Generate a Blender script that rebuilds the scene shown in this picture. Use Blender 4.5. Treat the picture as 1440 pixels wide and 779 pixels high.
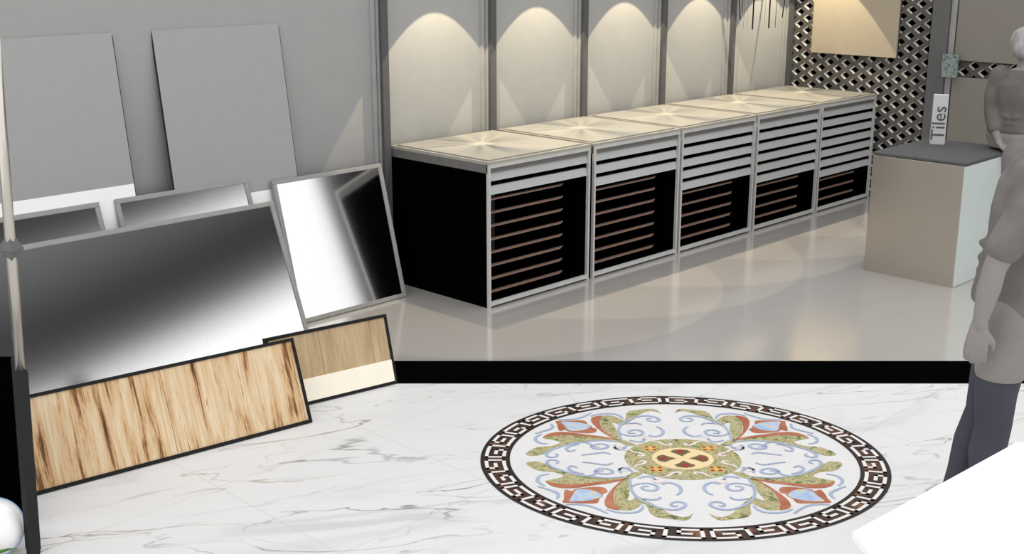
import bpy, bmesh, math, random
from mathutils import Vector, Matrix, Euler

S = bpy.context.scene
COL = S.collection
for o in list(bpy.data.objects):
    bpy.data.objects.remove(o)
random.seed(7)

# ------------------------------------------------------------ camera, sky, lamps, exposure
AZ = math.radians(44.2)
F = Vector((math.cos(AZ), math.sin(AZ), 0))          # viewing direction on the floor
R = Vector((math.sin(AZ), -math.cos(AZ), 0))         # to the right of it
PITCH = math.atan2(470, 1700)
cam_d = bpy.data.cameras.new('camera')
cam = bpy.data.objects.new('camera', cam_d)
COL.objects.link(cam)
cam.location = (0, 0, 2.0)
cam.rotation_euler = (math.pi / 2 - PITCH, 0, AZ - math.pi / 2)
cam_d.sensor_width = 36.0
cam_d.lens = 1700 / 1440 * 36
cam_d.clip_start = 0.05
S.camera = cam

S.view_settings.view_transform = 'Standard'
S.view_settings.look = 'None'
S.view_settings.exposure = 0.0
S.view_settings.gamma = 1.0
S.view_settings.use_curve_mapping = False

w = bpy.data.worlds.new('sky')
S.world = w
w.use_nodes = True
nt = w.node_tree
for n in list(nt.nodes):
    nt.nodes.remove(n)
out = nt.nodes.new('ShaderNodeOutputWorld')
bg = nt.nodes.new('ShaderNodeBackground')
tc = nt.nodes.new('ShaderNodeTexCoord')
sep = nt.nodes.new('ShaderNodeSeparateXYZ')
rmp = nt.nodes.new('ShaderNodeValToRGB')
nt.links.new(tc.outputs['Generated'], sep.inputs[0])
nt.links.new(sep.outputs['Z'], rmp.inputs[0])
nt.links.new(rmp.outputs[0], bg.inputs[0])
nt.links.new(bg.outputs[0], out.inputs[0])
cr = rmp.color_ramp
SKY_BANDS = [(0.0, 1.3), (0.335, 1.6), (0.366, 0.05), (0.396, 0.015), (0.415, 0.08), (0.44, 0.16), (0.48, 0.22), (0.56, 1.64), (1.0, 1.64)]  # dark band added low in the sky for the polished boards to reflect
cr.elements[0].position, cr.elements[0].color = SKY_BANDS[0][0], (SKY_BANDS[0][1],) * 3 + (1,)
cr.elements[1].position, cr.elements[1].color = SKY_BANDS[-1][0], (SKY_BANDS[-1][1],) * 3 + (1,)
for p, v in SKY_BANDS[1:-1]:
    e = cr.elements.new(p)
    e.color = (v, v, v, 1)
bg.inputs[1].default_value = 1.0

WALL_Y, LAT_X = 5.53, 9.0
def beam(ld):
    # the lamp's own beam: a hot core with streaks from its reflector, even further out
    ld.use_nodes = True
    t = ld.node_tree
    N, K = t.nodes, t.links
    em = N['Emission']
    c = N.new('ShaderNodeTexCoord')
    s = N.new('ShaderNodeSeparateXYZ')
    K.new(c.outputs['Normal'], s.inputs[0])
    xy = N.new('ShaderNodeCombineXYZ')
    K.new(s.outputs['X'], xy.inputs['X']); K.new(s.outputs['Y'], xy.inputs['Y'])
    le = N.new('ShaderNodeVectorMath'); le.operation = 'LENGTH'
    K.new(xy.outputs[0], le.inputs[0])
    no = N.new('ShaderNodeVectorMath'); no.operation = 'NORMALIZE'
    K.new(xy.outputs[0], no.inputs[0])
    nz = N.new('ShaderNodeTexNoise')
    nz.inputs['Scale'].default_value = 2.3
    nz.inputs['Detail'].default_value = 2
    K.new(no.outputs[0], nz.inputs['Vector'])
    st = N.new('ShaderNodeMapRange')
    st.inputs['From Min'].default_value = 0.40; st.inputs['From Max'].default_value = 0.60
    st.inputs['To Min'].default_value = 0.12; st.inputs['To Max'].default_value = 1.5
    K.new(nz.outputs['Fac'], st.inputs['Value'])
    fa = N.new('ShaderNodeMapRange')
    fa.inputs['From Min'].default_value = 0.16; fa.inputs['From Max'].default_value = 0.34
    K.new(le.outputs['Value'], fa.inputs['Value'])
    mx = N.new('ShaderNodeMix')
    mx.inputs['B'].default_value = 1.0
    K.new(fa.outputs[0], mx.inputs['Factor']); K.new(st.outputs[0], mx.inputs['A'])
    ho = N.new('ShaderNodeMapRange')
    ho.inputs['From Min'].default_value = 0.02; ho.inputs['From Max'].default_value = 0.07
    ho.inputs['To Min'].default_value = 1.6; ho.inputs['To Max'].default_value = 0.0
    K.new(le.outputs['Value'], ho.inputs['Value'])
    ad = N.new('ShaderNodeMath'); ad.operation = 'ADD'
    K.new(mx.outputs['Result'], ad.inputs[0]); K.new(ho.outputs[0], ad.inputs[1])
    K.new(ad.outputs[0], em.inputs['Strength'])
for i in range(5):                                    # one wall-washing spot per bay
    ld = bpy.data.lights.new('bay_spot', 'SPOT')
    ld.energy = 70
    ld.color = (1.0, 0.84, 0.58)
    ld.spot_size = math.radians(67.8)
    ld.spot_blend = 0.02
    ld.shadow_soft_size = 0.006
    beam(ld)
    lo = bpy.data.objects.new('bay_spot', ld)
    COL.objects.link(lo)
    lo.location = (5.01 + 0.905 * i, 5.13, 2.19)

# ------------------------------------------------------------ materials
def lin(c):
    return tuple(((v / 255) / 12.92 if v / 255 <= 0.04045 else ((v / 255 + 0.055) / 1.055) ** 2.4) for v in c)

def mat(name, rgb, rough=0.6, metal=0.0, spec=0.3, var=0.06, scale=14.0, coat=0.0):
    m = bpy.data.materials.new(name)
    m.use_nodes = True
    t = m.node_tree
    b = t.nodes['Principled BSDF']
    b.inputs['Roughness'].default_value = rough
    b.inputs['Metallic'].default_value = metal
    b.inputs['Specular IOR Level'].default_value = spec
    b.inputs['Coat Weight'].default_value = coat
    b.inputs['Coat Roughness'].default_value = 0.05
    c = t.nodes.new('ShaderNodeTexCoord')
    n = t.nodes.new('ShaderNodeTexNoise')
    n.inputs['Scale'].default_value = scale
    n.inputs['Detail'].default_value = 4
    r = t.nodes.new('ShaderNodeValToRGB')
    L = lin(rgb)
    r.color_ramp.elements[0].position = 0.3
    r.color_ramp.elements[1].position = 0.7
    r.color_ramp.elements[0].color = tuple(v * (1 - var) for v in L) + (1,)
    r.color_ramp.elements[1].color = tuple(min(1, v * (1 + var)) for v in L) + (1,)
    t.links.new(c.outputs['Object'], n.inputs['Vector'])
    t.links.new(n.outputs['Fac'], r.inputs[0])
    t.links.new(r.outputs[0], b.inputs['Base Color'])
    return m

def ramp_mat(name, stops, scale, detail=8, rough=0.4, distortion=0.0, stretch=(1, 1, 1), spec=0.3, ncontrast=None):
    m = bpy.data.materials.new(name)
    m.use_nodes = True
    t = m.node_tree
    b = t.nodes['Principled BSDF']
    b.inputs['Roughness'].default_value = rough
    b.inputs['Specular IOR Level'].default_value = spec
    c = t.nodes.new('ShaderNodeTexCoord')
    mp = t.nodes.new('ShaderNodeMapping')
    mp.inputs['Scale'].default_value = stretch
    n = t.nodes.new('ShaderNodeTexNoise')
    n.inputs['Scale'].default_value = scale
    n.inputs['Detail'].default_value = detail
    n.inputs['Roughness'].default_value = 0.62
    n.inputs['Distortion'].default_value = distortion
    r = t.nodes.new('ShaderNodeValToRGB')
    el = r.color_ramp.elements
    el[0].position, el[0].color = stops[0][0], lin(stops[0][1]) + (1,)
    el[1].position, el[1].color = stops[-1][0], lin(stops[-1][1]) + (1,)
    for p, cc in stops[1:-1]:
        e = el.new(p)
        e.color = lin(cc) + (1,)
    t.links.new(c.outputs['Object'], mp.inputs[0])
    t.links.new(mp.outputs[0], n.inputs['Vector'])
    t.links.new(n.outputs['Fac'], r.inputs[0])
    t.links.new(r.outputs[0], b.inputs['Base Color'])
    return m

def brick_wall_mat():
    m = mat('painted_brick', (160, 160, 159), 0.85, var=0.02, scale=5)
    t = m.node_tree
    b = t.nodes['Principled BSDF']
    c = t.nodes.new('ShaderNodeTexCoord')
    mp = t.nodes.new('ShaderNodeMapping')
    mp.inputs['Rotation'].default_value = (math.pi / 2, 0, 0)
    br = t.nodes.new('ShaderNodeTexBrick')
    br.inputs['Scale'].default_value = 1.0
    br.inputs['Brick Width'].default_value = 0.42
    br.inputs['Row Height'].default_value = 0.105
    br.inputs['Mortar Size'].default_value = 0.004
    br.inputs['Mortar Smooth'].default_value = 0.3
    bu = t.nodes.new('ShaderNodeBump')
    bu.invert = True
    bu.inputs['Strength'].default_value = 0.2
    bu.inputs['Distance'].default_value = 0.01
    t.links.new(c.outputs['Object'], mp.inputs[0])
    t.links.new(mp.outputs[0], br.inputs['Vector'])
    t.links.new(br.outputs['Fac'], bu.inputs['Height'])
    t.links.new(bu.outputs[0], b.inputs['Normal'])
    return m

def marble_mat():
    m = bpy.data.materials.new('white_marble_tile')
    m.use_nodes = True
    t = m.node_tree
    N, K = t.nodes, t.links
    b = N['Principled BSDF']
    b.inputs['Roughness'].default_value = 0.35
    b.inputs['Specular IOR Level'].default_value = 0.15
    c = N.new('ShaderNodeTexCoord')
    mp0 = N.new('ShaderNodeMapping')
    mp0.inputs['Rotation'].default_value = (0, 0, math.radians(29))
    mp = N.new('ShaderNodeMapping')
    mp.inputs['Scale'].default_value = (0.55, 1.9, 1)
    K.new(c.outputs['Object'], mp0.inputs[0])
    K.new(mp0.outputs[0], mp.inputs[0])
    def ridge(scale, width, seed, dist):
        mm = N.new('ShaderNodeMapping')
        mm.inputs['Location'].default_value = (seed, seed * 1.7, 0)
        K.new(mp.outputs[0], mm.inputs[0])
        n = N.new('ShaderNodeTexNoise')
        n.inputs['Scale'].default_value = scale
        n.inputs['Detail'].default_value = 5
        n.inputs['Roughness'].default_value = 0.47
        n.inputs['Distortion'].default_value = dist
        K.new(mm.outputs[0], n.inputs['Vector'])
        s = N.new('ShaderNodeMath'); s.operation = 'SUBTRACT'; s.inputs[1].default_value = 0.5
        a = N.new('ShaderNodeMath'); a.operation = 'ABSOLUTE'
        r = N.new('ShaderNodeMapRange')
        r.inputs['From Min'].default_value = 0.0
        r.inputs['From Max'].default_value = width
        r.inputs['To Min'].default_value = 1.0
        r.inputs['To Max'].default_value = 0.0
        r.interpolation_type = 'SMOOTHSTEP'
        K.new(n.outputs['Fac'], s.inputs[0]); K.new(s.outputs[0], a.inputs[0]); K.new(a.outputs[0], r.inputs['Value'])
        # veins fade in and out
        n2 = N.new('ShaderNodeTexNoise'); n2.inputs['Scale'].default_value = scale * 1.6
        K.new(mm.outputs[0], n2.inputs['Vector'])
        r2 = N.new('ShaderNodeMapRange')
        r2.inputs['From Min'].default_value = 0.42; r2.inputs['From Max'].default_value = 0.66
        K.new(n2.outputs['Fac'], r2.inputs['Value'])
        mu = N.new('ShaderNodeMath'); mu.operation = 'MULTIPLY'
        K.new(r.outputs[0], mu.inputs[0]); K.new(r2.outputs[0], mu.inputs[1])
        return mu.outputs[0]
    col = None
    base = lin((217, 217, 217)) + (1,)
    for sc, wd, sd, ds, cc, k in [(0.9, 0.05, 3.1, 0.6, (196, 197, 199), 0.9), (1.3, 0.009, 3.3, 0.7, (128, 128, 128), 0.9),
                                  (1.1, 0.006, 8.4, 0.8, (136, 122, 102), 0.9), (2.0, 0.010, 5.9, 0.6, (170, 170, 172), 0.8)]:
        mx = N.new('ShaderNodeMix'); mx.data_type = 'RGBA'
        f_ = ridge(sc, wd, sd, ds)
        kk = N.new('ShaderNodeMath'); kk.operation = 'MULTIPLY'; kk.inputs[1].default_value = k
        K.new(f_, kk.inputs[0]); K.new(kk.outputs[0], mx.inputs['Factor'])
        if col is None:
            mx.inputs['A'].default_value = base
        else:
            K.new(col, mx.inputs['A'])
        mx.inputs['B'].default_value = lin(cc) + (1,)
        col = mx.outputs['Result']
    br = N.new('ShaderNodeTexBrick')
    br.offset = 0.0
    br.inputs['Scale'].default_value = 1.0
    br.inputs['Brick Width'].default_value = 0.75
    br.inputs['Row Height'].default_value = 0.75
    br.inputs['Mortar Size'].default_value = 0.0022
    K.new(c.outputs['Object'], br.inputs['Vector'])
    mx = N.new('ShaderNodeMix'); mx.data_type = 'RGBA'
    kk = N.new('ShaderNodeMath'); kk.operation = 'MULTIPLY'; kk.inputs[1].default_value = 0.6
    K.new(br.outputs['Fac'], kk.inputs[0]); K.new(kk.outputs[0], mx.inputs['Factor'])
    K.new(col, mx.inputs['A'])
    mx.inputs['B'].default_value = lin((190, 188, 184)) + (1,)
    K.new(mx.outputs['Result'], b.inputs['Base Color'])
    return m

def wood_mat(name, stops, plank=0.2):
    m = bpy.data.materials.new(name)
    m.use_nodes = True
    t = m.node_tree
    N, K = t.nodes, t.links
    b = N['Principled BSDF']
    b.inputs['Roughness'].default_value = 0.5
    b.inputs['Specular IOR Level'].default_value = 0.2
    c = N.new('ShaderNodeTexCoord')
    br = N.new('ShaderNodeTexBrick')                   # gives each plank its own offset
    br.offset = 0.0
    br.inputs['Color1'].default_value = (0, 0, 0, 1)
    br.inputs['Color2'].default_value = (1, 1, 1, 1)
    br.inputs['Brick Width'].default_value = plank
    br.inputs['Row Height'].default_value = 30
    br.inputs['Mortar Size'].default_value = 0.0012
    br.inputs['Scale'].default_value = 1.0
    sp = N.new('ShaderNodeSeparateXYZ')
    cb = N.new('ShaderNodeCombineXYZ')
    K.new(c.outputs['Object'], sp.inputs[0])
    K.new(sp.outputs['X'], cb.inputs['X']); K.new(sp.outputs['Z'], cb.inputs['Y'])
    K.new(cb.outputs[0], br.inputs['Vector'])
    mp = N.new('ShaderNodeMapping')
    mp.inputs['Scale'].default_value = (9, 0.9, 1)
    mp.inputs['Rotation'].default_value = (0, 0, math.radians(5))
    K.new(cb.outputs[0], mp.inputs[0])
    ad = N.new('ShaderNodeVectorMath'); ad.operation = 'ADD'
    sc = N.new('ShaderNodeVectorMath'); sc.operation = 'SCALE'; sc.inputs['Scale'].default_value = 9.0
    K.new(br.outputs['Color'], sc.inputs[0])
    K.new(mp.outputs[0], ad.inputs[0]); K.new(sc.outputs[0], ad.inputs[1])
    n = N.new('ShaderNodeTexNoise')
    n.inputs['Scale'].default_value = 2.2
    n.inputs['Detail'].default_value = 9
    n.inputs['Roughness'].default_value = 0.68
    n.inputs['Distortion'].default_value = 0.35
    K.new(ad.outputs[0], n.inputs['Vector'])
    r = N.new('ShaderNodeValToRGB')
    el = r.color_ramp.elements
    el[0].position, el[0].color = stops[0][0], lin(stops[0][1]) + (1,)
    el[1].position, el[1].color = stops[-1][0], lin(stops[-1][1]) + (1,)
    for p, cc in stops[1:-1]:
        e = el.new(p); e.color = lin(cc) + (1,)
    m2 = N.new('ShaderNodeMapping'); m2.inputs['Scale'].default_value = (6, 0.8, 1)
    K.new(ad.outputs[0], m2.inputs[0])
    n2 = N.new('ShaderNodeTexNoise'); n2.inputs['Scale'].default_value = 2.4; n2.inputs['Detail'].default_value = 6
    K.new(m2.outputs[0], n2.inputs['Vector'])
    q = N.new('ShaderNodeMath'); q.operation = 'MULTIPLY_ADD'; q.inputs[1].default_value = 0.30; q.inputs[2].default_value = -0.15
    K.new(n2.outputs['Fac'], q.inputs[0])
    qa = N.new('ShaderNodeMath'); qa.operation = 'ADD'
    K.new(n.outputs['Fac'], qa.inputs[0]); K.new(q.outputs[0], qa.inputs[1])
    K.new(qa.outputs[0], r.inputs[0])
    mx = N.new('ShaderNodeMix'); mx.data_type = 'RGBA'
    K.new(br.outputs['Fac'], mx.inputs['Factor'])
    K.new(r.outputs[0], mx.inputs['A'])
    mx.inputs['B'].default_value = lin((120, 90, 60)) + (1,)
    K.new(mx.outputs['Result'], b.inputs['Base Color'])
    return m

M = dict(
    wall=brick_wall_mat(),
    bay=mat('bay_plaster', (163, 163, 161), 0.9, var=0.02),
    post=mat('charcoal_post', (84, 84, 86), 0.6),
    post_side=mat('pale_post_trim', (165, 165, 163), 0.6),
    greypost=mat('grey_post', (98, 98, 99), 0.6),
    lat=mat('grey_lattice', (90, 86, 81), 0.8),
    latedge=mat('white_lattice_edge', (252, 252, 252), 0.6, var=0.0),
    dark=mat('black_backing', (4, 4, 4), 0.9, spec=0.0, var=0.0),
    taupe=mat('taupe_panel', (132, 127, 120), 0.8, var=0.02),
    beige=mat('beige_panel', (172, 161, 142), 0.8, var=0.02),
    resin=mat('polished_taupe_resin', (200, 196, 191), 0.13, metal=0.38, spec=0.6, var=0.02, scale=2),
    marble=marble_mat(),
    strip=mat('black_granite', (5, 5, 5), 0.7, spec=0.0, var=0.2),
    black=mat('matte_black', (3, 3, 3), 0.9, spec=0.0, var=0.0),
    silver=mat('silver_trim', (188, 188, 186), 0.45, metal=0.0, spec=0.4),
    cabtop=mat('pale_cabinet_top', (160, 157, 148), 0.35, spec=0.5, var=0.02),
    cabgrey=mat('grey_cabinet_side', (108, 106, 104), 0.6),
    slat=mat('grey_drawer_front', (178, 180, 182), 0.6, var=0.02),
    shelf=mat('brown_shelf', (128, 104, 92), 0.6),
    clay=mat('grey_board', (160, 160, 160), 0.8, var=0.015),
    white=mat('plain_white', (250, 250, 250), 0.6, var=0.0),
    edge=mat('dark_edge', (40, 40, 40), 0.7),
    frame=mat('brushed_frame', (150, 149, 147), 0.5, metal=0.0, spec=0.4),
    mirror=mat('dark_polished_steel', (222, 222, 222), 0.085, metal=1.0, var=0.05, scale=260),
    steel=mat('satin_steel', (205, 200, 192), 0.25, metal=0.9, var=0.02),
    boxmetal=mat('taupe_polished_side', (186, 178, 167), 0.22, metal=0.75, spec=0.6, var=0.03, scale=3),
    boxtop=mat('dark_grey_top', (84, 84, 85), 0.7, var=0.02),
    darkpost=mat('dark_grey_post', (46, 46, 46), 0.7, spec=0.1),
    blackframe=mat('black_frame', (36, 35, 35), 0.6, spec=0.1),
    wood=wood_mat('streaked_oak', [(0.30, (70, 48, 32)), (0.37, (128, 90, 56)), (0.415, (184, 142, 98)), (0.455, (208, 174, 132)), (0.54, (216, 190, 154)), (0.62, (228, 208, 178)), (0.66, (204, 164, 114)), (0.72, (128, 92, 60))], 0.58),
    tan=wood_mat('tan_wood_reflection', [(0.3, (160, 135, 102)), (0.5, (190, 165, 130)), (0.7, (205, 182, 148))], 0.26),  # tone of wood mirrored in the floor, painted on
    cream=mat('cream_tile', (252, 244, 226), 0.5, var=0.02),
    glaze=mat('white_glaze', (252, 252, 252), 0.2, spec=0.5, var=0.0, coat=0.4),
    bluerim=mat('pale_blue_rim', (150, 180, 226), 0.3, var=0.02),
    leaf=ramp_mat('grass_green', [(0.3, (40, 82, 24)), (0.7, (96, 150, 56))], 20),
    teal=ramp_mat('teal_mosaic', [(0.36, (48, 62, 62)), (0.44, (122, 136, 133)), (0.52, (128, 140, 137)), (0.6, (178, 194, 190)), (0.64, (72, 90, 90))], 95, detail=2),
    side_gleam=mat('painted_side_gleam', (206, 216, 214), 0.3, spec=0.5, var=0.03, scale=3),  # bright reflection put into the colour
    paper=mat('sign_face', (196, 196, 197), 0.7, var=0.01),
    ink=mat('sign_letters', (84, 84, 84), 0.7),
    rod=mat('black_rod', (8, 8, 8), 0.6, spec=0.1),
    brown_m=ramp_mat('brown_marble', [(0.3, (24, 14, 10)), (0.46, (48, 28, 18)), (0.56, (78, 46, 28)), (0.66, (134, 92, 60)), (0.72, (60, 36, 24))], 9, distortion=0.8),
    black_m=mat('black_marble', (28, 19, 16), 0.4),
    key=mat('white_key_marble', (226, 224, 222), 0.4, var=0.02),
    field=ramp_mat('field_marble', [(0.3, (214, 213, 214)), (0.6, (222, 221, 221)), (0.8, (204, 204, 208))], 3, distortion=0.6),
    green_m=ramp_mat('green_marble', [(0.28, (72, 70, 40)), (0.40, (118, 124, 74)), (0.47, (160, 162, 112)), (0.53, (198, 188, 146)), (0.57, (138, 104, 72)), (0.62, (186, 184, 138)), (0.75, (98, 112, 62))], 30, distortion=0.8),
    orange_m=ramp_mat('orange_marble', [(0.3, (150, 82, 54)), (0.5, (172, 102, 70)), (0.7, (188, 128, 96))], 8),
    blue_m=ramp_mat('blue_marble', [(0.35, (150, 174, 208)), (0.52, (176, 196, 222)), (0.62, (208, 196, 160)), (0.7, (160, 184, 214))], 22),
    blue_l=mat('blue_inlay', (160, 174, 200), 0.4, var=0.1),
    cream_m=mat('cream_inlay', (232, 208, 160), 0.4, var=0.05),
    yellow_m=mat('yellow_inlay', (216, 176, 92), 0.4, var=0.08),
    red_m=mat('red_inlay', (150, 44, 34), 0.4),
    olive_m=mat('olive_inlay', (106, 92, 58), 0.4, var=0.2, scale=40),
    pink_l=mat('pale_pink_inlay', (228, 214, 212), 0.4),
    skin=mat('grey_skin', (140, 134, 131), 0.65, var=0.05),
    shirt=mat('grey_cotton', (116, 111, 108), 0.9, var=0.2, scale=9),
    shirt2=mat('drab_cotton', (102, 99, 94), 0.9, var=0.2, scale=9),
    shorts=mat('pale_grey_jersey', (136, 131, 128), 0.9, var=0.08, scale=9),
    leggings=mat('charcoal_leggings', (66, 66, 76), 0.8, var=0.1, scale=6),
    hair=ramp_mat('grey_hair', [(0.35, (120, 120, 120)), (0.65, (176, 176, 176))], 30, stretch=(1, 1, 0.25)),
)

# ------------------------------------------------------------ helpers
def obj(name, bm, m, parent=None, smooth=False):
    me = bpy.data.meshes.new(name)
    bm.normal_update()
    bm.to_mesh(me)
    bm.free()
    for mm in (m if isinstance(m, (list, tuple)) else [m]):
        me.materials.append(mm)
    if smooth:
        for p in me.polygons:
            p.use_smooth = True
    o = bpy.data.objects.new(name, me)
    COL.objects.link(o)
    o.parent = parent
    return o

def tag(o, label, cat, group=None):
    o['label'] = label
    o['category'] = cat
    if group:
        o['group'] = group
    return o

def thing(name, label, cat, loc=(0, 0, 0), rot=(0, 0, 0), group=None):
    o = bpy.data.objects.new(name, None)
    o.empty_display_size = 0.1
    COL.objects.link(o)
    o.location = loc
    o.rotation_euler = rot
    return tag(o, label, cat, group)

def struct(name, bm, m, parent=None):
    o = obj(name, bm, m, parent)
    if parent is None:
        o['kind'] = 'structure'
    return o

def B():
    return bmesh.new()

def box(bm, x0, x1, y0, y1, z0, z1, bev=0.0, mi=0):
    vs = [bm.verts.new(p) for p in ((x0, y0, z0), (x1, y0, z0), (x1, y1, z0), (x0, y1, z0), (x0, y0, z1), (x1, y0, z1), (x1, y1, z1), (x0, y1, z1))]
    fs = [bm.faces.new([vs[i] for i in q]) for q in ((3, 2, 1, 0), (4, 5, 6, 7), (0, 1, 5, 4), (1, 2, 6, 5), (2, 3, 7, 6), (3, 0, 4, 7))]
    for f in fs:
        f.material_index = mi
    if bev > 0:
        es = set(e for f in fs for e in f.edges)
        bmesh.ops.bevel(bm, geom=list(es), offset=bev, segments=2, affect='EDGES', profile=0.5)
    return fs

def bx(x0, x1, y0, y1, z0, z1, bev=0.0):
    bm = B()
    box(bm, x0, x1, y0, y1, z0, z1, bev)
    return bm

def tube(bm, a, b, r0, r1=None, n=16):
    a, b = Vector(a), Vector(b)
    r1 = r0 if r1 is None else r1
    d = (b - a).normalized()
    q = d.to_track_quat('Z', 'Y')
    ra, rb = [], []
    for i in range(n):
        t = 2 * math.pi * i / n
        o = q @ Vector((math.cos(t), math.sin(t), 0))
        ra.append(bm.verts.new(a + o * r0))
        rb.append(bm.verts.new(b + o * r1))
    for i in range(n):
        bm.faces.new((ra[i], ra[(i + 1) % n], rb[(i + 1) % n], rb[i]))
    bm.faces.new(ra[::-1])
    bm.faces.new(rb)

def lathe(bm, prof, n=32):
    rings = []
    for r, z in prof:
        rings.append([bm.verts.new((r * math.cos(2 * math.pi * i / n), r * math.sin(2 * math.pi * i / n), z)) for i in range(n)])
    for a, b in zip(rings, rings[1:]):
        for i in range(n):
            bm.faces.new((a[i], a[(i + 1) % n], b[(i + 1) % n], b[i]))
    bm.faces.new(rings[0][::-1])
    bm.faces.new(rings[-1])

def prism(bm, pts, z0, z1):
    lo = [bm.verts.new((x, y, z0)) for x, y in pts]
    hi = [bm.verts.new((x, y, z1)) for x, y in pts]
    n = len(pts)
    bm.faces.new(hi)
    bm.faces.new(lo[::-1])
    for i in range(n):
        bm.faces.new((lo[i], lo[(i + 1) % n], hi[(i + 1) % n], hi[i]))
    bmesh.ops.recalc_face_normals(bm, faces=bm.faces[:])

# ------------------------------------------------------------ the setting
def clip(poly, d, sign):
    o = []
    for i, p in enumerate(poly):
        q = poly[(i + 1) % len(poly)]
        a = (p[0] * F.x + p[1] * F.y - d) * sign
        b = (q[0] * F.x + q[1] * F.y - d) * sign
        if a >= 0:
            o.append(p)
        if a * b < 0:
            t = a / (a - b)
            o.append((p[0] + (q[0] - p[0]) * t, p[1] + (q[1] - p[1]) * t))
    return o
ROOM = [(-1.0, -2.0), (9.6, -2.0), (9.6, 5.53), (-1.0, 5.53)]
D_FAR, D_NEAR = 5.672, 5.351
bm = B(); prism(bm, clip(ROOM, D_FAR, 1), -0.05, 0.0)
struct('floor', bm, M['resin'])
bm = B(); prism(bm, clip(clip(ROOM, D_FAR, -1), D_NEAR, 1), -0.05, 0.0)
struct('trim_1', bm, M['strip'])
bm = B(); prism(bm, clip(ROOM, D_NEAR, -1), -0.05, 0.0)
struct('floor_front', bm, M['marble'])

struct('wall_left', bx(-1.0, 4.54, WALL_Y, WALL_Y + 0.1, 0, 3.0), M['wall'])
struct('wall_back', bx(4.54, LAT_X + 0.6, WALL_Y, WALL_Y + 0.1, 0, 3.0), M['bay'])
struct('wall_right', bx(9.5, 9.6, -2.0, WALL_Y, 0, 3.0), M['dark'])

# wall posts between the bays
POST = [4.54 + 0.885 * i for i in range(5)] + [8.925]
which = ['before the first arched bay on the left', 'between the first and second arched bays', 'between the second and third arched bays',
         'between the third and fourth arched bays', 'between the fourth and fifth arched bays', 'in the corner beside the diamond lattice']
for i, x in enumerate(POST):
    t = thing('wall_post', 'charcoal upright wall post ' + which[i], 'post', (x, WALL_Y, 0), group='posts between the wall bays')
    obj('post_face', bx(0, 0.05, -0.07, -0.045, 0, 3.0), M['post'], t)
    obj('post_core', bx(0.002, 0.048, -0.045, 0, 0, 3.0), M['post_side'], t)
    bm = B()
    box(bm, -0.03, -0.004, -0.018, 0, 0, 3.0)
    obj('edge_bead', bm, M['post_side'], t)
    if i < 5:
        obj('edge_bead', bx(0.056, 0.07, -0.018, 0, 0, 3.0), M['post_side'], t)

# diamond lattice screens
def lattice(name, label, y0, y1, z0, z1):
    hy, hz, a, b = 0.0755, 0.049, 0.043, 0.032
    th = 0.042
    bm = B()
    ny = int((y1 - y0) / hy) + 2
    nz = int((z1 - z0) / hz) + 2
    for i in range(-1, ny):
        for j in range(-1, nz):
            if (i + j) % 2:
                continue
            cy, cz = y1 - i * hy, z0 + j * hz
            O = [(cy + hy, cz), (cy, cz + hz), (cy - hy, cz), (cy, cz - hz)]
            I = [(cy + a, cz), (cy, cz + b), (cy - a, cz), (cy, cz - b)]
            vo = [bm.verts.new((LAT_X, *p)) for p in O]
            vi = [bm.verts.new((LAT_X, *p)) for p in I]
            vb = [bm.verts.new((LAT_X + th, *p)) for p in I]
            for k in range(4):
                l = (k + 1) % 4
                f = bm.faces.new((vo[k], vo[l], vi[l], vi[k])); f.material_index = 0
                f = bm.faces.new((vi[k], vi[l], vb[l], vb[k])); f.material_index = 1
    for co, no in (((0, y0, 0), (0, -1, 0)), ((0, y1, 0), (0, 1, 0)), ((0, 0, z0), (0, 0, -1)), ((0, 0, z1), (0, 0, 1))):
        bmesh.ops.bisect_plane(bm, geom=bm.verts[:] + bm.edges[:] + bm.faces[:], plane_co=co, plane_no=no, clear_outer=True)
    bmesh.ops.remove_doubles(bm, verts=bm.verts[:], dist=0.0004)
    bmesh.ops.recalc_face_normals(bm, faces=bm.faces[:])
    t = thing(name, label, 'lattice screen', (0, 0, 0), group='diamond lattice screens')
    o = obj('lattice_panel', bm, [M['lat'], M['latedge']], t)
    obj('backing', bx(LAT_X + 0.06, LAT_X + 0.08, y0, y1, z0, z1), M['dark'], t)
    obj('rail', bx(LAT_X, LAT_X + 0.06, y0, y1, z0 - 0.03, z0), M['lat'], t)
    obj('rail', bx(LAT_X, LAT_X + 0.06, y0, y1, z1, z1 + 0.03), M['lat'], t)
    return t
lattice('lattice_screen', 'tall grey lattice with diamond holes at the end of the cabinet row', 4.255, 5.50, 0.03, 2.6)
lattice('lattice_screen', 'grey diamond lattice strip showing between two taupe panels behind the seated person', 2.2, 4.06, 0.03, 2.6)

t = thing('grey_post', 'wide grey upright post between the tall lattice and the taupe panels', 'post', (LAT_X, 4.182, 0))
obj('post_shaft', bx(-0.06, 0.09, -0.068, 0.066, 0, 2.63, 0.006), M['greypost'], t)
obj('side_strip', bx(-0.035, 0.02, -0.115, -0.070, 0, 2.63, 0.004), M['frame'], t)

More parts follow.
